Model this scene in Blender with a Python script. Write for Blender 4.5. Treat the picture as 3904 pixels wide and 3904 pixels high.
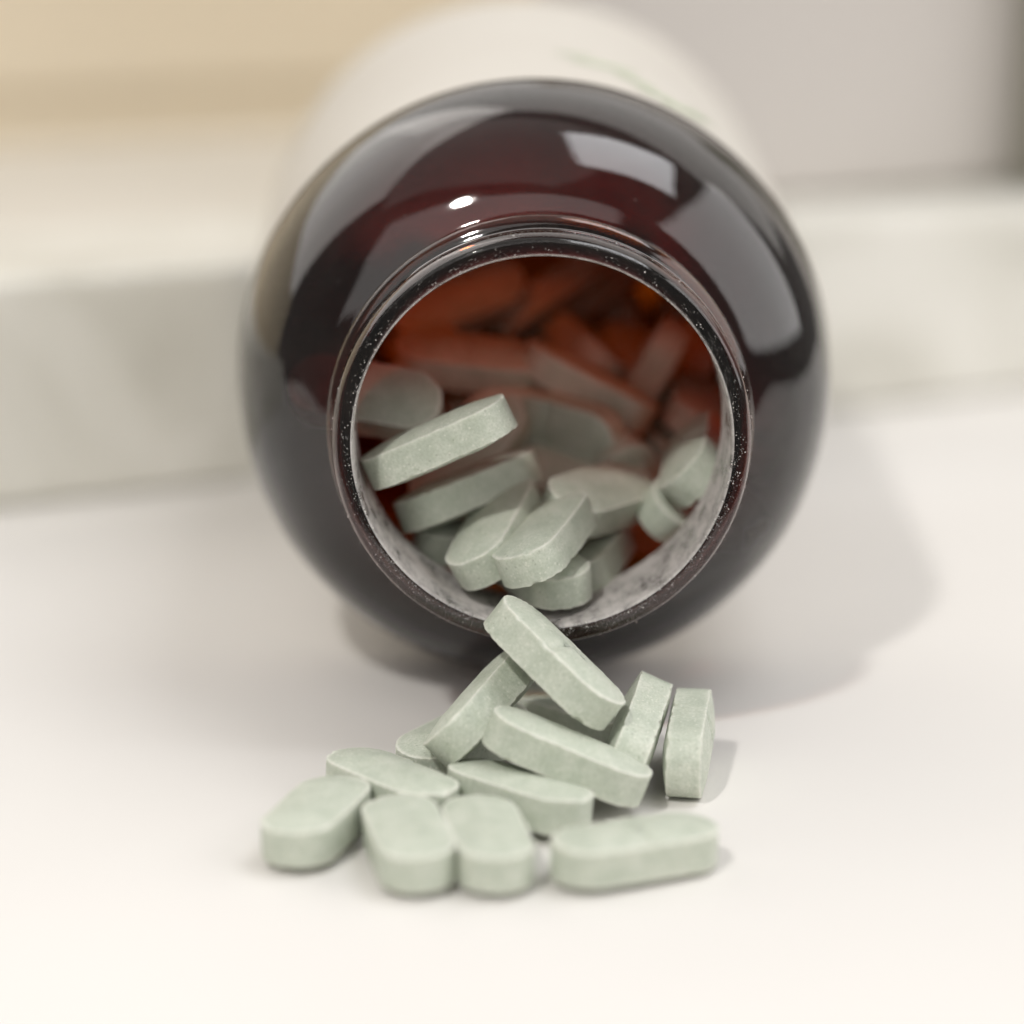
import bpy, bmesh, math, random
from mathutils import Vector, Matrix, noise

sc = bpy.context.scene
for o in list(bpy.data.objects):
    bpy.data.objects.remove(o)
MM = 0.001                                   # everything below is written in millimetres

# ------------------------------------------------------------------ camera
cam_d = bpy.data.cameras.new('camera')
cam = bpy.data.objects.new('camera', cam_d)
sc.collection.objects.link(cam)
right, up, fwd = Vector((0.99981, -0.016406, 0.010498)), Vector((-0.006098, 0.248246, 0.968678)), Vector((0.018499, 0.968558, -0.248098))
m = Matrix((right, up, -fwd)).transposed().to_4x4()
m.translation = Vector((-8.1616, -269.7655, 95.4932)) * MM
cam.matrix_world = m
cam_d.sensor_width = 36
cam_d.lens = 96.41
cam_d.clip_start = 0.01
cam_d.clip_end = 50
cam_d.dof.use_dof = True
cam_d.dof.focus_distance = 0.2765
cam_d.dof.aperture_fstop = 8.2
sc.camera = cam

# ------------------------------------------------------------------ light
world = bpy.data.worlds.new('World')
sc.world = world
world.use_nodes = True
bg = world.node_tree.nodes['Background']
bg.inputs[0].default_value = (1.0, 0.96, 0.92, 1)
bg.inputs[1].default_value = 0.20

def area(name, loc, target, power, sx, sy=None, color=(1, 1, 1), shape='RECTANGLE'):
    d = bpy.data.lights.new(name, 'AREA')
    d.energy = power
    d.color = color
    d.shape = shape
    d.size = sx
    if sy:
        d.size_y = sy
    o = bpy.data.objects.new(name, d)
    sc.collection.objects.link(o)
    o.location = loc
    o.rotation_euler = (Vector(target) - Vector(loc)).to_track_quat('-Z', 'Y').to_euler()
    return o

KD = Vector((-0.42, -0.74, 1.0)).normalized()
area('key_lamp', KD * 0.95, (0, 0, 0.02), 4.9, 0.05, shape='DISK', color=(1, 0.97, 0.93))
area('side_window', (1.60, -0.17, 0.78), (0, 0.0, 0.03), 25.0, 2.5, 1.35, color=(1, 0.975, 0.96))
area('room_fill', (-0.40, -1.25, 0.80), (0, 0.0, 0.03), 7.5, 2.0, 1.1, color=(1, 0.97, 0.945))  # broad fill added on the camera side to brighten fronts and the mouth
area('high_window', (0.46, 0.10, 1.10), (0, 0.03, 0.03), 6.5, 0.70, 0.58, color=(0.97, 0.98, 1))
area('back_bounce', (0.35, 1.25, 0.86), (0, 0.05, 0.03), 6.0, 2.0, 1.0, color=(1, 0.95, 0.90))  # stands in for light off a bright wall and ceiling behind
area('left_fill', (-1.15, 1.10, 1.10), (0, 0.03, 0.03), 17.0, 2.0, 1.5, color=(1, 0.95, 0.90))  # added fill, lifts the table left of the bottle
area('overhead_fill', (-0.2, 0.1, 1.4), (-0.1, 0.05, 0), 3.0, 1.6, 1.6, color=(1, 0.95, 0.90))  # soft fill added overhead to brighten upper faces

vs = sc.view_settings
vs.view_transform = 'Standard'
vs.look = 'None'
vs.exposure = -0.36
vs.gamma = 1.0
vs.use_curve_mapping = False
sc.render.engine = 'CYCLES'
cy = sc.cycles
cy.max_bounces = 10
cy.diffuse_bounces = 4
cy.glossy_bounces = 4
cy.transparent_max_bounces = 24
cy.caustics_reflective = False
cy.caustics_refractive = False
cy.sample_clamp_indirect = 4.0
cy.use_denoising = True

# ------------------------------------------------------------------ helpers
def link(o, parent=None):
    sc.collection.objects.link(o)
    if parent:
        o.parent = parent
    return o

def mesh_obj(name, verts, faces, mat, parent=None, smooth=True):
    me = bpy.data.meshes.new(name)
    me.from_pydata([tuple(Vector(v) * MM) for v in verts], [], faces)
    me.validate()
    if smooth:
        me.polygons.foreach_set('use_smooth', [True] * len(me.polygons))
    for mm_ in (mat if isinstance(mat, (list, tuple)) else [mat]):
        me.materials.append(mm_)
    me.update()
    return link(bpy.data.objects.new(name, me), parent)

def tag(o, label=None, cat=None, group=None, kind=None):
    for k, v in (('label', label), ('category', cat), ('group', group), ('kind', kind)):
        if v:
            o[k] = v
    return o

class NT:
    """small node-tree writer"""
    def __init__(self, name):
        self.m = bpy.data.materials.new(name)
        self.m.use_nodes = True
        self.t = self.m.node_tree
        self.t.nodes.clear()
        self.out = self.n('ShaderNodeOutputMaterial')
    def n(self, typ, **kw):
        nd = self.t.nodes.new(typ)
        for k, v in kw.items():
            if k.startswith('i_'):
                key = k[2:]
                nd.inputs[int(key) if key.isdigit() else key].default_value = v
            else:
                setattr(nd, k, v)
        return nd
    def l(self, a, b):
        self.t.links.new(a, b)
    def math(self, op, a, b=None, clamp=False):
        nd = self.n('ShaderNodeMath', operation=op, use_clamp=clamp)
        for i, v in enumerate((a, b)):
            if v is None:
                continue
            if isinstance(v, (int, float)):
                nd.inputs[i].default_value = v
            else:
                self.l(v, nd.inputs[i])
        return nd.outputs[0]
    def noise(self, scale, detail=4, rough=.55, vec=None):
        nd = self.n('ShaderNodeTexNoise')
        nd.inputs['Scale'].default_value = scale
        nd.inputs['Detail'].default_value = detail
        nd.inputs['Roughness'].default_value = rough
        if vec is not None:
            self.l(vec, nd.inputs['Vector'])
        return nd.outputs[0]
    def ramp(self, fac, stops):
        nd = self.n('ShaderNodeValToRGB')
        while len(nd.color_ramp.elements) < len(stops):
            nd.color_ramp.elements.new(.5)
        for e, (p, c) in zip(nd.color_ramp.elements, stops):
            e.position = p
            e.color = (*c, 1) if isinstance(c, tuple) else (c, c, c, 1)
        self.l(fac, nd.inputs[0])
        return nd.outputs[0]
    def mix(self, fac, a, b):
        nd = self.n('ShaderNodeMix', data_type='RGBA')
        for s, v in ((nd.inputs[0], fac), (nd.inputs[6], a), (nd.inputs[7], b)):
            if isinstance(v, (int, float)):
                s.default_value = v
            elif isinstance(v, tuple):
                s.default_value = (*v, 1)
            else:
                self.l(v, s)
        return nd.outputs[2]
    def coords(self, kind='Object'):
        return self.n('ShaderNodeTexCoord').outputs[kind]
    def bump(self, height, strength, dist):
        nd = self.n('ShaderNodeBump')
        nd.inputs['Strength'].default_value = strength
        nd.inputs['Distance'].default_value = dist
        self.l(height, nd.inputs['Height'])
        return nd.outputs[0]
    def principled(self, color, rough=.5, spec=.5, normal=None, sss=None):
        p = self.n('ShaderNodeBsdfPrincipled')
        if isinstance(color, tuple):
            p.inputs['Base Color'].default_value = (*color, 1)
        else:
            self.l(color, p.inputs['Base Color'])
        if isinstance(rough, (int, float)):
            p.inputs['Roughness'].default_value = rough
        else:
            self.l(rough, p.inputs['Roughness'])
        p.inputs['Specular IOR Level'].default_value = spec
        if normal is not None:
            self.l(normal, p.inputs['Normal'])
        if sss:
            p.inputs['Subsurface Weight'].default_value = sss[0]
            p.inputs['Subsurface Radius'].default_value = sss[1]
            p.inputs['Subsurface Scale'].default_value = sss[2]
        return p.outputs[0]
    def done(self, sh):
        self.l(sh, self.out.inputs[0])
        return self.m

# ------------------------------------------------------------------ materials
def mat_table():
    t = NT('white_laminate')
    co = t.coords()
    c = t.ramp(t.noise(9, 4, .5, co), [(.35, (.73, .708, .678)), (.65, (.755, .735, .707))])
    r = t.ramp(t.noise(60, 4, .6, co), [(.3, .42), (.7, .52)])
    return t.done(t.principled(c, r, .10, t.bump(t.noise(2500, 2, .5, co), .05, .0002)))

def mat_marble():
    t = NT('grey_marble')
    co = t.coords()
    w = t.n('ShaderNodeTexNoise')
    w.inputs['Scale'].default_value = 22
    w.inputs['Detail'].default_value = 5
    w.inputs['Distortion'].default_value = 1.6
    t.l(co, w.inputs['Vector'])
    c = t.ramp(w.outputs[0], [(.30, (.56, .545, .485)), (.48, (.68, .665, .605)), (.64, (.75, .735, .68))])
    return t.done(t.principled(c, .35, .4))

def mat_plain(name, a, b, scale, rough=.6, spec=.3):
    t = NT(name)
    c = t.ramp(t.noise(scale, 4, .5, t.coords()), [(.35, a), (.65, b)])
    return t.done(t.principled(c, rough, spec))

def mat_pill():
    t = NT('pressed_green_powder')
    co = t.coords()
    rnd = t.n('ShaderNodeObjectInfo').outputs['Random']
    off = t.n('ShaderNodeVectorMath', operation='ADD')
    cmb = t.n('ShaderNodeCombineXYZ')
    for i in range(3):
        t.l(t.math('MULTIPLY', rnd, 3.1 + i), cmb.inputs[i])
    t.l(co, off.inputs[0])
    t.l(cmb.outputs[0], off.inputs[1])
    v = off.outputs[0]
    big = t.noise(420, 4, .6, v)
    base = t.ramp(big, [(.30, (.475, .52, .435)), (.5, (.56, .598, .51)), (.72, (.65, .672, .588))])
    mott = t.noise(1500, 3, .6, v)
    base = t.mix(t.ramp(mott, [(.56, 0.0), (.75, .45)]), base, (.42, .475, .36))
    base = t.mix(t.ramp(t.noise(3800, 2, .6, v), [(.35, .42), (.62, 0.0)]), base, (.36, .41, .31))
    # pale crystals and dark flecks in the pressed powder
    vor = t.n('ShaderNodeTexVoronoi')
    vor.inputs['Scale'].default_value = 2600
    t.l(v, vor.inputs['Vector'])
    sep = t.n('ShaderNodeSeparateColor')
    t.l(vor.outputs['Color'], sep.inputs[0])
    near = t.math('LESS_THAN', vor.outputs['Distance'], .34)
    pale = t.math('MULTIPLY', near, t.math('GREATER_THAN', sep.outputs[0], .80))
    dark = t.math('MULTIPLY', near, t.math('LESS_THAN', sep.outputs[1], .05))
    base = t.mix(t.math('MULTIPLY', pale, .6), base, (.70, .71, .63))
    base = t.mix(t.math('MULTIPLY', dark, .35), base, (.17, .20, .13))
    # rubbed, chalky rim where face and band meet
    at = t.n('ShaderNodeAttribute', attribute_name='rim')
    rimf = t.math('MULTIPLY', at.outputs['Fac'], t.ramp(t.noise(1400, 3, .6, v), [(.30, .45), (.6, 1.0)]))
    base = t.mix(t.math('MULTIPLY', rimf, .85), base, (.78, .78, .70))
    hgt = t.math('ADD', t.math('MULTIPLY', t.noise(1700, 4, .65, v), .7), t.math('MULTIPLY', t.noise(5200, 2, .6, v), .35))
    nrm = t.bump(hgt, .8, .00013)
    return t.done(t.principled(base, .46, .5, nrm, (.10, (.0012, .0012, .0009), 1.0)))

def amber(t, normal=None, tint=None):
    """clear surface; the amber colour comes from the depth of plastic the light crosses"""
    lw = t.n('ShaderNodeLayerWeight', i_Blend=.5)
    c = t.math('SUBTRACT', 1.0, lw.outputs['Facing'])        # |cos| of the angle of view; same from both sides
    g = t.math('SQRT', t.math('ADD', t.math('MULTIPLY', c, c), 1.70 ** 2 - 1))
    gm, gp = t.math('SUBTRACT', g, c), t.math('ADD', g, c)
    q1 = t.math('DIVIDE', gm, gp)
    q2 = t.math('DIVIDE', t.math('SUBTRACT', t.math('MULTIPLY', c, gp), 1.0), t.math('ADD', t.math('MULTIPLY', c, gm), 1.0))
    f = t.math('MULTIPLY', t.math('MULTIPLY', t.math('MULTIPLY', q1, q1), .5), t.math('ADD', t.math('MULTIPLY', q2, q2), 1.0), clamp=True)
    gl = t.n('ShaderNodeBsdfGlossy')
    gl.inputs['Roughness'].default_value = .05
    gl.inputs['Color'].default_value = (1, 1, 1, 1)
    tr = t.n('ShaderNodeBsdfTransparent')
    tr.inputs['Color'].default_value = (*(tint or (1, 1, 1)), 1)
    if normal is not None:
        t.l(normal, gl.inputs['Normal'])
    mx = t.n('ShaderNodeMixShader')
    t.l(f, mx.inputs[0]); t.l(tr.outputs[0], mx.inputs[1]); t.l(gl.outputs[0], mx.inputs[2])
    if not tint:
        va = t.n('ShaderNodeVolumeAbsorption')
        sig = (470.0, 1300.0, 3000.0)        # absorption per metre of amber plastic
        va.inputs['Density'].default_value = max(sig)
        va.inputs['Color'].default_value = (*(1 - q / max(sig) for q in sig), 1)
        t.l(va.outputs[0], t.out.inputs['Volume'])
    return mx.outputs[0]

def mat_thread():
    t = NT('amber_thread')
    return t.done(amber(t, None, (.5, .12, .02)))

def mat_glass():
    t = NT('amber_plastic')
    co = t.coords()
    nrm = t.bump(t.noise(55, 2, .5, co), .05, .004)
    sh = amber(t, nrm)
    # fine handling dust on the outside, browned to imitate warm reflected table light
    d = t.n('ShaderNodeBsdfDiffuse')
    d.inputs[0].default_value = (.46, .35, .30, 1)
    k = t.ramp(t.noise(130, 6, .7, co), [(.40, .004), (.75, .03)])
    mx = t.n('ShaderNodeMixShader')
    t.l(k, mx.inputs[0]); t.l(sh, mx.inputs[1]); t.l(d.outputs[0], mx.inputs[2])
    return t.done(mx.outputs[0])

def mat_powdered():
    t = NT('amber_plastic_with_powder')
    co = t.coords()
    sh = amber(t)
    mp = t.n('ShaderNodeMapping')
    mp.inputs['Scale'].default_value = (1, .45, 1)
    t.l(co, mp.inputs[0])
    n1 = t.noise(420, 6, .68, mp.outputs[0])
    n2 = t.noise(120, 3, .6, co)
    k = t.math('ADD', t.math('MULTIPLY', n1, .75), t.math('MULTIPLY', n2, .45))
    k = t.ramp(k, [(.46, .08), (.57, .62), (.70, .95)])
    d = t.n('ShaderNodeBsdfDiffuse')
    d.inputs[0].default_value = (.60, .57, .55, 1)
    mx = t.n('ShaderNodeMixShader')
    t.l(k, mx.inputs[0]); t.l(sh, mx.inputs[1]); t.l(d.outputs[0], mx.inputs[2])
    return t.done(mx.outputs[0])

M_THREAD = mat_thread()
M_TABLE, M_MARBLE, M_PILL, M_GLASS, M_POWD = mat_table(), mat_marble(), mat_pill(), mat_glass(), mat_powdered()
def mat_label():
    t = NT('cream_paper')
    c = t.ramp(t.noise(40, 4, .5, t.coords()), [(.35, (.69, .65, .585)), (.65, (.72, .685, .62))])
    tl = t.n('ShaderNodeBsdfTranslucent')
    tl.inputs[0].default_value = (.85, .78, .66, 1)
    mx = t.n('ShaderNodeMixShader')
    mx.inputs[0].default_value = .14         # thin paper lets some light into the bottle
    t.l(t.principled(c, .55, .3), mx.inputs[1]); t.l(tl.outputs[0], mx.inputs[2])
    return t.done(mx.outputs[0])
M_LABEL = mat_label()
M_LEAF = mat_plain('green_print', (.42, .52, .33), (.52, .60, .42), 200, .55, .3)
M_BEIGE = mat_plain('beige_paint', (.69, .60, .455), (.72, .63, .485), 8)
M_CREAM = mat_plain('cream_stone', (.64, .605, .535), (.67, .635, .57), 12, .4)
M_GREY = mat_plain('pale_grey_paint', (.565, .53, .495), (.60, .565, .53), 7)
M_OLIVE = mat_plain('dark_olive_paint', (.24, .23, .185), (.28, .265, .21), 30)
M_SPECK = mat_plain('white_powder', (.60, .58, .56), (.75, .73, .70), 900, .8, .2)

# ------------------------------------------------------------------ the setting
def box(name, mat, x0, x1, y0, y1, z0, z1, parent=None, bevel=0):
    v = [(x, y, z) for x in (x0, x1) for y in (y0, y1) for z in (z0, z1)]
    f = [(0, 1, 3, 2), (4, 6, 7, 5), (0, 4, 5, 1), (2, 3, 7, 6), (0, 2, 6, 4), (1, 5, 7, 3)]
    o = mesh_obj(name, v, f, mat, parent, smooth=False)
    if bevel:
        b = o.modifiers.new('bevel', 'BEVEL')
        b.width = bevel * MM
        b.segments = 3
    return o

tag(box('table_top', M_TABLE, -420, 420, -98, 420, -30, 0, bevel=2), kind='structure')

# wall line behind the table: origin at its left reference point, x along the wall, y away from the table
WALL = Matrix(((0.8793, -0.4764, 0, -72.4 * MM), (0.4764, 0.8793, 0, 101.6 * MM), (0, 0, 1, 0), (0, 0, 0, 1)))
def at_wall(o):
    o.matrix_world = WALL
    return o
slab = at_wall(box('marble_backsplash', M_MARBLE, -150, 330, 0, 45, 0.3, 32.5, bevel=1.5))
tag(slab, kind='structure')
ledge = at_wall(box('stone_ledge', M_CREAM, -190, 330, 45.5, 150, 0.3, 32, bevel=1.5))
tag(ledge, kind='structure')
back = at_wall(box('beige_wall', M_BEIGE, -260, 330, 150.5, 170, 0.3, 125))
tag(back, kind='structure')
rail = at_wall(box('wall_rail', M_BEIGE, -260, 330, 148.7, 150, 42, 54, bevel=1))
tag(rail, 'thin beige rail running along the beige wall behind the bottle', 'rail')
panel = at_wall(box('grey_panel', M_GREY, 104, 330, 20, 34, 32.8, 125, bevel=2))
tag(panel, 'pale grey upright panel standing on the marble behind the bottle', 'panel')
post = at_wall(box('dark_post', M_OLIVE, 193, 215, 8, 19.5, 32.9, 125, bevel=2))
tag(post, 'dark olive upright post in front of the pale grey panel', 'post')

# ------------------------------------------------------------------ the bottle
AX = 33.415                                  # height of its axis when it lies on its side
OUTER = [(0.0, 19.4), (0.0, 20.55), (0.12, 20.8), (0.45, 21.0), (1.2, 21.25), (2.4, 21.4), (3.2, 21.25), (3.7, 20.8), (4.3, 20.6),
         (6.2, 20.6), (6.9, 20.9), (7.5, 21.9), (8.3, 22.2), (9.1, 21.9), (9.7, 21.1), (10.6, 20.95), (11.9, 21.1), (12.6, 21.7), (13.0, 22.6),
         (13.5, 23.7), (14.6, 25.4), (16.4, 27.5), (19.0, 29.5), (22.0, 31.0), (25.4, 32.15), (29.2, 32.95), (32.5, 33.33), (35.5, 33.415)]
BACK = [(113, 33.415), (116.5, 33.0), (119, 31.6), (120.2, 29.0), (120.2, 24.0), (118.5, 20.0), (117.5, 0.0)]
INNER = [(116, 0.0), (116.2, 22), (114, 29.5), (111, 31.0), (36, 31.2), (31, 30.9), (26.5, 29.9), (22.5, 28.2), (19.3, 26.0), (17.0, 23.6), (15.2, 21.0), (13.6, 19.6), (12, 19.2),
         (9, 19.15), (6, 19.15), (3, 19.15), (1, 19.15), (0.35, 19.18), (0.1, 19.3)]

def dens(pts, n):
    """Catmull-Rom resampling of a profile"""
    out = []
    for i in range(len(pts) - 1):
        p0 = Vector(pts[max(i - 1, 0)]); p1 = Vector(pts[i]); p2 = Vector(pts[i + 1]); p3 = Vector(pts[min(i + 2, len(pts) - 1)])
        for k in range(n):
            t = k / n
            q = 0.5 * ((2 * p1) + (p2 - p0) * t + (2 * p0 - 5 * p1 + 4 * p2 - p3) * t * t + (3 * p1 - p0 - 3 * p2 + p3) * t ** 3)
            out.append((q.x, max(q.y, 0)))
    out.append(pts[-1])
    return out

def flare(p):
    """the body widens a little towards its base while still lying flat on the table"""
    k = 1 + .055 * max(0.0, p[1] - 36) / 84
    return (p[0] * k, p[1], (p[2] + AX) * k - AX)

def lathe(prof, seg, closed=False, mat_of=None):
    v, f, mi = [], [], []
    for (y, r) in prof:
        for k in range(seg):
            a = 2 * math.pi * k / seg
            v.append(flare((r * math.cos(a), y, r * math.sin(a))))
    n = len(prof)
    for i in range(n if closed else n - 1):
        j = (i + 1) % n
        for k in range(seg):
            l = (k + 1) % seg
            f.append((i * seg + k, j * seg + k, j * seg + l, i * seg + l))
            mi.append(mat_of(prof[i], i) if mat_of else 0)
    return v, f, mi

bottle = link(bpy.data.objects.new('supplement_bottle', None))
bottle.empty_display_size = .02
bottle.location = (0, 0.07, 0)
tag(bottle, 'open amber bottle with cream label lying on its side spilling green tablets', 'bottle')
def in_bottle(o):
    o.parent = bottle
    o.location = Vector((0, -70, AX)) * MM
    return o

outer = dens(OUTER, 4)
back_ = dens(BACK, 3)
inner = dens(INNER, 4)
n_in0 = len(outer) + len(back_)
prof = outer + back_ + inner
v, f, mi = lathe(prof, 192, True, lambda p, i: 1 if (i >= n_in0 and p[0] < 15.0) else 0)
body = mesh_obj('body', v, f, [M_GLASS, M_POWD])
body.data.polygons.foreach_set('material_index', mi)
in_bottle(body)
bm = bmesh.new(); bm.from_mesh(body.data)
bmesh.ops.remove_doubles(bm, verts=bm.verts, dist=1e-7)
bmesh.ops.recalc_face_normals(bm, faces=bm.faces)
bm.to_mesh(body.data); bm.free()

# helical thread ridge on the neck
v, f = [], []
N = 220
for i in range(N + 1):
    t = i / N
    a = math.radians(150 - 330 * t)
    y0 = 3.9 + 2.2 * t
    h = 0.75 * min(1, t * 14, (1 - t) * 14)
    for dy, dr in ((-.55, -.15), (-.3, h * .75), (0, h), (.3, h * .75), (.55, -.15)):
        r = 20.63 + dr
        v.append((r * math.cos(a), y0 + dy, r * math.sin(a)))
for i in range(N):
    for k in range(4):
        f.append((i * 5 + k, i * 5 + k + 1, i * 5 + 6 + k, i * 5 + 5 + k))
in_bottle(mesh_obj('thread', v, f, M_THREAD))

# wrap-round paper label
lab_prof = dens([(36.6, 33.43), (36.6, 33.56), (74, 33.58), (111, 33.56), (111, 33.43)], 6)
v, f, _ = lathe(lab_prof, 160)
label = in_bottle(mesh_obj('label', v, f, M_LABEL))

def leaf(y0, th0, length, width, turn, name='leaf_print'):
    """a leaf printed on the label, wrapped round the cylinder"""
    v, f = [], []
    n = 14
    for i in range(n + 1):
        t = i / n
        w = width * math.sin(math.pi * t) ** .8 * (1 - .25 * t)
        for s in (-1, 0, 1):
            u, q = (t - .5) * length, s * w * .5
            a, b = u * math.cos(turn) - q * math.sin(turn), u * math.sin(turn) + q * math.cos(turn)
            th = th0 - a / 33.6
            r = 33.66
            v.append(flare((r * math.cos(th), y0 + b, r * math.sin(th))))
    for i in range(n):
        for k in range(2):
            f.append((i * 3 + k, i * 3 + k + 1, i * 3 + 4 + k, i * 3 + 3 + k))
    o = mesh_obj(name, v, f, M_LEAF)
    o.parent = label
    return o
for (y0, deg, ln, wd, tn) in ((52, 76, 9, 3.0, .25), (47, 70, 7, 2.6, -.7), (42, 66, 6, 2.8, .1), (41, 60, 8, 2.6, .6), (56, 82, 5, 1.6, .0), (45, 56, 5, 1.8, -.2)):
    leaf(y0, math.radians(deg), ln, wd, tn)

# loose powder grains on the rim, the neck and the shoulder
rng = random.Random(5)
v, f = [], []
def grain(p, s):
    i = len(v)
    ax = [Vector((rng.gauss(0, 1), rng.gauss(0, 1), rng.gauss(0, 1))).normalized() for _ in range(1)][0]
    ay = ax.orthogonal().normalized(); az = ax.cross(ay)
    for d, k in ((ax, 1), (ax, -1), (ay, .8), (ay, -.9), (az, .9), (az, -.7)):
        v.append(tuple(Vector(p) + d * s * k))
    for a, b, c in ((0, 2, 4), (2, 1, 4), (1, 3, 4), (3, 0, 4), (2, 0, 5), (1, 2, 5), (3, 1, 5), (0, 3, 5)):
        f.append((i + a, i + b, i + c))
for _ in range(1700):
    a = rng.uniform(0, 2 * math.pi)
    low = .5 - .5 * math.sin(a)              # more of it has settled low on the rim
    if rng.random() > .22 + .78 * low:
        continue
    r = rng.triangular(19.3, 20.7, 19.6)
    s = min(.14, .028 + rng.expovariate(1 / .017))
    grain((r * math.cos(a), -s * .4, r * math.sin(a)), s)
for _ in range(420):                          # along the sharp inner edge
    a = rng.uniform(0, 2 * math.pi)
    s = min(.14, .04 + rng.expovariate(1 / .02))
    grain((19.28 * math.cos(a), .08, 19.28 * math.sin(a)), s)
for _ in range(260):                          # neck
    a = rng.uniform(0, 2 * math.pi); y = rng.uniform(.6, 3)
    grain((21.35 * math.cos(a), y, 21.35 * math.sin(a)), min(.12, .03 + rng.expovariate(1 / .02)))
for _ in range(70):                           # shoulder
    a = rng.uniform(0, 2 * math.pi)
    y, r = outer[rng.randrange(75, len(outer) - 6)]
    grain((r * math.cos(a), y, r * math.sin(a)), min(.10, .03 + rng.expovariate(1 / .02)))
in_bottle(tag(mesh_obj('powder_grains', v, f, M_SPECK, smooth=False), kind='stuff'))

# ------------------------------------------------------------------ the tablets
PL, PW, BAND, DOME = 16.75, 7.12, 3.35, 0.72

def pill_mesh(seed, score):
    """oblong tablet: straight band, two domed faces, a chalky ridge where they meet"""
    rs = random.Random(seed)
    off = Vector((rs.uniform(0, 90), rs.uniform(0, 90), rs.uniform(0, 90)))
    r0, h0 = PW / 2, PL / 2 - PW / 2
    out = []
    na, ns = 30, 22
    for side in (1, -1):
        for k in range(na):
            a = -math.pi / 2 + math.pi * k / na
            out.append((side * (h0 + r0 * math.cos(a)), side * r0 * math.sin(a)))
        for k in range(ns):
            t = k / ns
            out.append((side * (h0 - 2 * h0 * t), side * r0 * (1 + .022 * math.sin(math.pi * t))))
    n = len(out)
    # rings: (inset from the outline 0..1, height, rim value)
    def face(sgn):
        rr = []
        for t, rim in ((.0, .75), (.012, 1.0), (.035, .9), (.065, .35), (.11, .0), (.2, 0), (.32, 0), (.46, 0), (.62, 0), (.8, 0), (.93, 0)):
            z = BAND / 2 + DOME * (1 - (1 - t) ** 1.85)
            if t < .05:
                z = BAND / 2 + (.045 if t > 0 else 0) + .03 * t / .05
            rr.append((t, sgn * z, rim))
        return rr
    rings = list(reversed(face(-1))) + [(0, -BAND / 2 + .18, .25), (0, -BAND / 2 + .45, 0), (0, -.6, 0), (0, .6, 0), (0, BAND / 2 - .45, 0), (0, BAND / 2 - .18, .25)] + face(1)
    verts, rimv = [], []
    for (t, z, rim) in rings:
        for (x, y) in out:
            # shrink towards the tablet's long axis
            cx = max(-h0, min(h0, x)) * (1 - .35 * t)
            px, py = cx + (x - max(-h0, min(h0, x))) * (1 - t), y * (1 - t)
            pz = z
            if score and z > BAND / 2 - .02 and t > 0:
                g = math.exp(-(px / .42) ** 2)
                pz -= .42 * g * min(1, t * 5)
            p = Vector((px, py, pz))
            d = noise.noise(p * .55 + off) * .05 + noise.noise(p * 1.9 + off) * .025
            if rim > .3:                     # nicked, uneven edge
                c = noise.noise(p * 1.3 + off)
                d2 = noise.noise(p * 3.4 + off) * .085 + (-.24 * max(0, c - .28) / .4)
                p.z += (1 if z > 0 else -1) * d2
                p.x += -.10 * max(0, c - .25) * (1 if x > 0 else -1)
                p.y += -.22 * max(0, c - .25) * (1 if y > 0 else -1)
            nrm = Vector((px - cx, py, 0))
            if nrm.length > 1e-6:
                p += nrm.normalized() * d * (1 - t)
            p.z += d * t * (1 if z > 0 else -1)
            verts.append(p)
            rimv.append(rim)
    faces = []
    m_ = len(rings)
    for i in range(m_ - 1):
        for k in range(n):
            l = (k + 1) % n
            faces.append((i * n + k, i * n + l, (i + 1) * n + l, (i + 1) * n + k))
    faces.append(tuple(reversed(range(n))))
    faces.append(tuple(range((m_ - 1) * n, m_ * n)))
    me = bpy.data.meshes.new('tablet')
    me.from_pydata([tuple(p * MM) for p in verts], [], faces)
    me.polygons.foreach_set('use_smooth', [True] * len(me.polygons))
    at = me.attributes.new('rim', 'FLOAT', 'POINT')
    at.data.foreach_set('value', rimv)
    # crisp corner where the band meets each face
    edge_rings = {i for i, (t, z, rim) in enumerate(rings) if t == 0 and abs(abs(z) - BAND / 2) < 1e-6}
    sharp = [ed.vertices[0] // n == ed.vertices[1] // n and ed.vertices[0] // n in edge_rings for ed in me.edges]
    sa = me.attributes.new('sharp_edge', 'BOOLEAN', 'EDGE')
    sa.data.foreach_set('value', sharp)
    me.materials.append(M_PILL)
    me.update()
    return me

SCORED = [pill_mesh(s, True) for s in (1, 2, 3)]
PLAIN = [pill_mesh(s, False) for s in (11, 12, 13, 14)]

def tablet(c, a, n, label, group=None, scored=False, k=0):
    a = Vector(a).normalized(); n = Vector(n); n = (n - a * n.dot(a)).normalized()
    me = SCORED[k % 3] if scored else PLAIN[k % 4]
    o = link(bpy.data.objects.new('tablet', me))
    mt = Matrix((a, n.cross(a), n)).transposed().to_4x4()
    mt.translation = Vector(c) * MM
    o.matrix_world = mt
    return tag(o, label, 'tablet', group)

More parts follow.
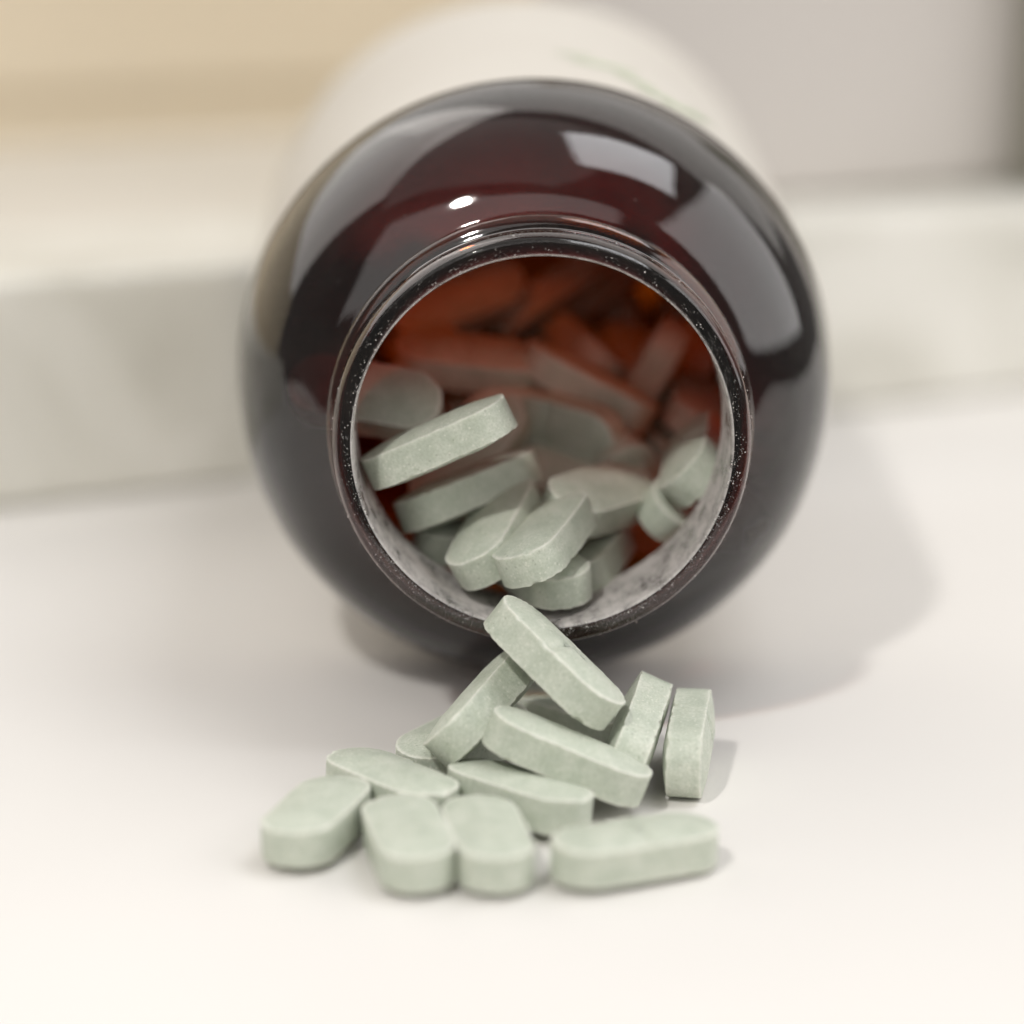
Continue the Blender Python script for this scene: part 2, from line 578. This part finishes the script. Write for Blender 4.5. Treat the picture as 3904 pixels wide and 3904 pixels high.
TABLETS = [
    ((-21.65, -25.00, 2.51), (0.290, 0.957, -0.012), (-0.022, 0.019, 1.000), 0, 'leftmost spilled tablet, lying flat on the white table and pointing at the bottle'),   # P4
    ((-14.85, -15.85, 2.52), (0.632, -0.775, 0.010), (0.027, 0.035, 0.999), 0, 'flat tablet touching the leftmost spilled one and pointing towards the viewer'),   # P5
    ((-12.90, -30.71, 2.51), (-0.180, 0.984, -0.002), (-0.035, -0.005, 0.999), 0, 'left one of two flat tablets lying side by side at the front of the spill'),   # P6
    ((-5.57, -30.68, 2.50), (-0.155, 0.988, -0.003), (0.006, 0.004, 1.000), 0, 'right one of two flat tablets lying side by side at the front of the spill'),   # P7
    ((8.05, -32.30, 2.50), (0.901, 0.432, -0.019), (0.024, -0.006, 1.000), 1, 'single flat tablet lying apart on its own at the front right of the spill'),   # P8
    ((-2.40, -18.26, 2.51), (0.722, -0.692, 0.009), (0.067, 0.083, 0.994), 0, 'flat tablet mid spill, partly under the tilted one with a chipped edge'),   # P9
    ((1.17, -8.96, 13.29), (0.653, -0.569, -0.500), (0.584, -0.042, 0.811), 1, 'tablet leaning on the lower rim of the bottle mouth, sloping down to the right'),   # A
    ((2.36, -15.29, 5.62), (0.921, -0.193, -0.339), (0.351, 0.026, 0.936), 0, 'tilted tablet with a chipped lower edge lying across the middle of the spill'),   # B
    ((9.57, -6.90, 5.12), (0.227, 0.950, 0.215), (0.920, -0.136, -0.367), 1, 'tablet standing on edge and leaning, next to the upright rightmost one'),   # S1
    ((15.08, -6.50, 4.08), (0.151, 0.985, 0.087), (0.988, -0.152, 0.007), 1, 'tablet standing upright on edge at the right end of the spill'),   # S2
    ((-5.70, -6.90, 8.20), (0.499, 0.799, 0.335), (0.710, -0.156, -0.687), 0, 'tablet propped up on edge under the one leaning on the bottle rim'),   # C
    ((-7.90, -2.61, 2.53), (0.666, 0.740, 0.095), (-0.016, -0.113, 0.993), 0, 'flat tablet trapped beneath the propped-up tablet on the left of the spill'),   # D
    ((4.58, 5.77, 2.52), (0.790, -0.612, -0.037), (0.029, -0.022, 0.999), 0, 'shaded tablet lying on the table below the bottle mouth, behind the spill'),   # E
    ((0.64, 6.56, 21.84), (0.347, 0.920, 0.180), (-0.358, -0.048, 0.933), 0, 'tablet poking out at the centre of the bottle mouth, right one of a sharp pair'),   # I1
    ((-4.42, 10.09, 21.61), (0.300, 0.896, 0.327), (-0.476, -0.156, 0.865), 0, 'slanting tablet in the bottle mouth, left one of the pair at its centre'),   # I2
    ((6.70, 18.04, 23.21), (0.589, 0.808, -0.030), (0.328, -0.205, 0.922), 0, 'bright tablet face up just behind the centre pair inside the bottle mouth'),   # I3
    ((-0.21, 10.04, 17.71), (-0.442, 0.895, 0.062), (-0.080, -0.108, 0.991), 0, 'tablet lying end-on at the bottom of the bottle neck, under the centre pair'),   # I4
    ((5.83, 17.50, 16.88), (0.300, 0.949, 0.100), (0.292, 0.009, -0.956), 0, 'small-looking tablet end right of the bottom one in the bottle neck'),   # I5
    ((17.21, 20.00, 27.40), (0.131, 0.984, 0.121), (-0.730, 0.013, 0.683), 1, 'rounded tablet end resting high against the right wall of the bottle neck'),   # I6
    ((18.41, 22.06, 20.72), (0.770, 0.605, -0.203), (0.530, -0.429, 0.732), 0, 'tablet wedged below the rounded one against the right wall of the neck'),   # I7
    ((-18.52, 19.92, 33.83), (0.978, -0.145, -0.147), (-0.013, -0.756, 0.655), 0, 'face-up tablet cut off by the left edge of the bottle mouth'),   # I8
    ((-10.57, 6.84, 32.03), (0.878, -0.189, 0.440), (-0.437, 0.061, 0.897), 0, 'long sloping tablet showing its side band on the left inside the mouth'),   # I9
    ((-7.40, 15.55, 24.77), (0.874, 0.402, 0.271), (-0.351, 0.138, 0.926), 0, 'tablet lying directly under the long sloping one on the left inside the mouth'),   # I10
    ((-7.26, 27.89, 25.56), (0.601, 0.376, 0.706), (-0.224, -0.768, 0.600), 0, 'shaded tablet end showing behind the two sloping tablets inside the mouth'),   # I11
    ((-7.70, 20.99, 19.20), (0.510, 0.859, 0.057), (0.086, -0.117, 0.989), 0, 'shaded tablet low in the neck, left of the centre pair'),   # I12
    ((-7.60, 36.03, 34.62), (0.991, 0.066, -0.117), (0.132, -0.318, 0.939), 1, 'dim scored tablet lying level behind the face-up one at the left of the mouth'),   # I13
    ((6.10, 36.38, 31.89), (0.882, 0.041, -0.469), (0.469, 0.014, 0.883), 0, 'dim tablet sloping down to the right near the back of the visible heap'),   # I15
    ((2.07, 31.72, 28.12), (0.887, -0.436, -0.150), (-0.452, -0.887, -0.094), 1, 'dim scored tablet standing with its face to the mouth, mid heap'),   # I16
    ((5.04, 28.20, 22.83), (0.915, -0.362, -0.178), (-0.123, -0.671, 0.731), 0, 'shaded face-up tablet behind the bright one at the centre of the heap'),   # I17
    ((11.50, 30.79, 20.72), (0.369, 0.491, -0.789), (0.491, -0.824, -0.282), 0, 'dark tablet in the gap left of the rounded one by the right wall'),   # I18
    ((2.20, 58.03, 38.48), (0.761, 0.507, 0.406), (0.609, -0.339, -0.718), 0, 'greenish tablet edge high up in the orange-lit depth of the bottle'),   # I19
    ((-8.89, 52.06, 38.81), (0.917, 0.255, 0.306), (-0.001, -0.767, 0.641), 0, 'broad tablet glowing orange at the upper left of the depth of the bottle'),   # O1
    ((-0.68, 72.96, 38.71), (0.879, -0.310, 0.362), (-0.476, -0.541, 0.693), 0, 'tablet glowing dull orange behind the greenish edge deep in the bottle'),   # O2
    ((8.95, 66.96, 39.62), (0.738, 0.527, 0.422), (0.196, -0.765, 0.613), 0, 'tablet glowing orange at the upper right of the depth of the bottle'),   # O3
]
for i, (c, a, n, scored, label) in enumerate(TABLETS):
    tablet(c, a, n, label, 'spilled tablets on the table' if i < 13 else 'tablets inside the bottle mouth', scored, i)
HEAP = [
    ((-8.7, 45.1, 22.4), (0.08, 1.00, 0.02), (0.45, -0.06, 0.89), None),
    ((-14.5, 48.4, 27.3), (-0.00, 1.00, -0.08), (0.40, 0.07, 0.92), None),
    ((16.6, 44.6, 23.3), (0.12, 0.99, 0.06), (0.44, -0.11, 0.89), 'dark tablet low behind the wedged one at the right wall'),
    ((25.4, 44.6, 24.1), (0.04, 0.99, 0.12), (0.42, -0.13, 0.90), None),
    ((25.6, 61.6, 24.3), (0.02, 1.00, 0.08), (0.37, -0.08, 0.92), None),
    ((-20.9, 56.8, 29.6), (0.25, 0.90, -0.35), (0.37, 0.24, 0.89), None),
    ((-7.5, 44.4, 28.1), (-0.19, 0.97, 0.16), (0.78, 0.05, 0.62), None),
    ((3.6, 48.2, 28.8), (-0.16, 0.99, -0.00), (0.76, 0.12, 0.64), None),
    ((13.3, 43.6, 31.0), (-0.40, 0.32, -0.86), (-0.88, 0.13, 0.46), 'red-lit tablet standing just right of the dim sloping one in the heap'),
    ((19.1, 44.6, 27.9), (0.04, 0.99, 0.11), (0.42, -0.12, 0.90), 'red-lit tablet low against the right bottle wall behind the rounded one'),
    ((26.8, 44.6, 29.5), (-0.00, 0.99, 0.13), (0.19, -0.13, 0.97), None),
    ((-26.8, 72.4, 29.9), (0.01, 1.00, -0.07), (-0.28, 0.07, 0.96), None),
    ((-15.1, 70.8, 31.6), (0.25, 0.97, 0.05), (0.13, -0.08, 0.99), None),
    ((-4.2, 64.7, 30.5), (-0.59, 0.75, 0.29), (0.60, 0.17, 0.78), None),
    ((18.4, 61.2, 26.2), (0.03, 0.99, 0.10), (0.31, -0.10, 0.94), None),
    ((26.7, 61.6, 29.4), (0.01, 1.00, 0.08), (0.37, -0.08, 0.92), None),
    ((-0.8, 78.1, 30.7), (0.13, 0.99, 0.02), (-0.01, -0.02, 1.00), None),
    ((26.2, 78.3, 31.2), (-0.12, 0.98, 0.15), (0.46, -0.08, 0.88), None),
    ((14.1, 93.5, 29.7), (-0.05, 0.99, -0.10), (0.03, 0.10, 0.99), None),
    ((24.6, 95.1, 31.3), (0.10, 0.99, 0.05), (-0.05, -0.05, 1.00), None),
    ((-22.1, 59.7, 35.1), (0.93, -0.15, -0.35), (0.37, 0.24, 0.89), None),
    ((-1.7, 44.2, 28.7), (-0.23, 0.90, 0.36), (-0.96, -0.15, -0.22), None),
    ((6.1, 48.7, 33.7), (-0.23, 0.97, 0.07), (0.67, 0.11, 0.73), 'red-lit tablet lying directly behind the dim sloping one in the heap'),
    ((12.6, 73.3, 33.7), (0.08, 1.00, 0.04), (0.92, -0.09, 0.39), None),
    ((-9.1, 58.6, 33.6), (-0.61, 0.74, 0.29), (0.56, 0.15, 0.82), None),
    ((0.5, 64.1, 33.6), (-0.71, 0.56, 0.42), (0.60, 0.17, 0.78), None),
    ((12.3, 56.7, 31.2), (-0.04, 0.99, 0.15), (0.25, -0.14, 0.96), None),
    ((20.7, 60.9, 32.0), (0.05, 0.99, 0.09), (-0.95, 0.02, 0.32), None),
    ((-10.4, 76.2, 37.6), (-0.77, 0.59, 0.26), (-0.64, -0.64, -0.43), None),
    ((6.5, 74.2, 32.1), (0.08, 1.00, 0.06), (0.45, -0.09, 0.89), None),
    ((19.0, 78.1, 33.3), (-0.01, 1.00, 0.08), (-1.00, -0.01, -0.00), None),
    ((-12.4, 48.2, 33.7), (-0.34, 0.94, 0.04), (-0.57, -0.24, 0.78), 'red-lit tablet behind the dim scored level one at the left'),
    ((-21.3, 72.2, 36.1), (0.29, 0.95, 0.07), (-0.76, 0.28, -0.59), None),
    ((-11.3, 67.3, 38.6), (-0.63, 0.76, -0.19), (0.35, 0.49, 0.80), None),
]
for i, (c, a, n, label) in enumerate(HEAP):
    tablet(c, a, n, label or 'dim tablet in the shadowed heap deep inside the amber bottle', 'tablets heaped deep in the bottle', i % 2, i)
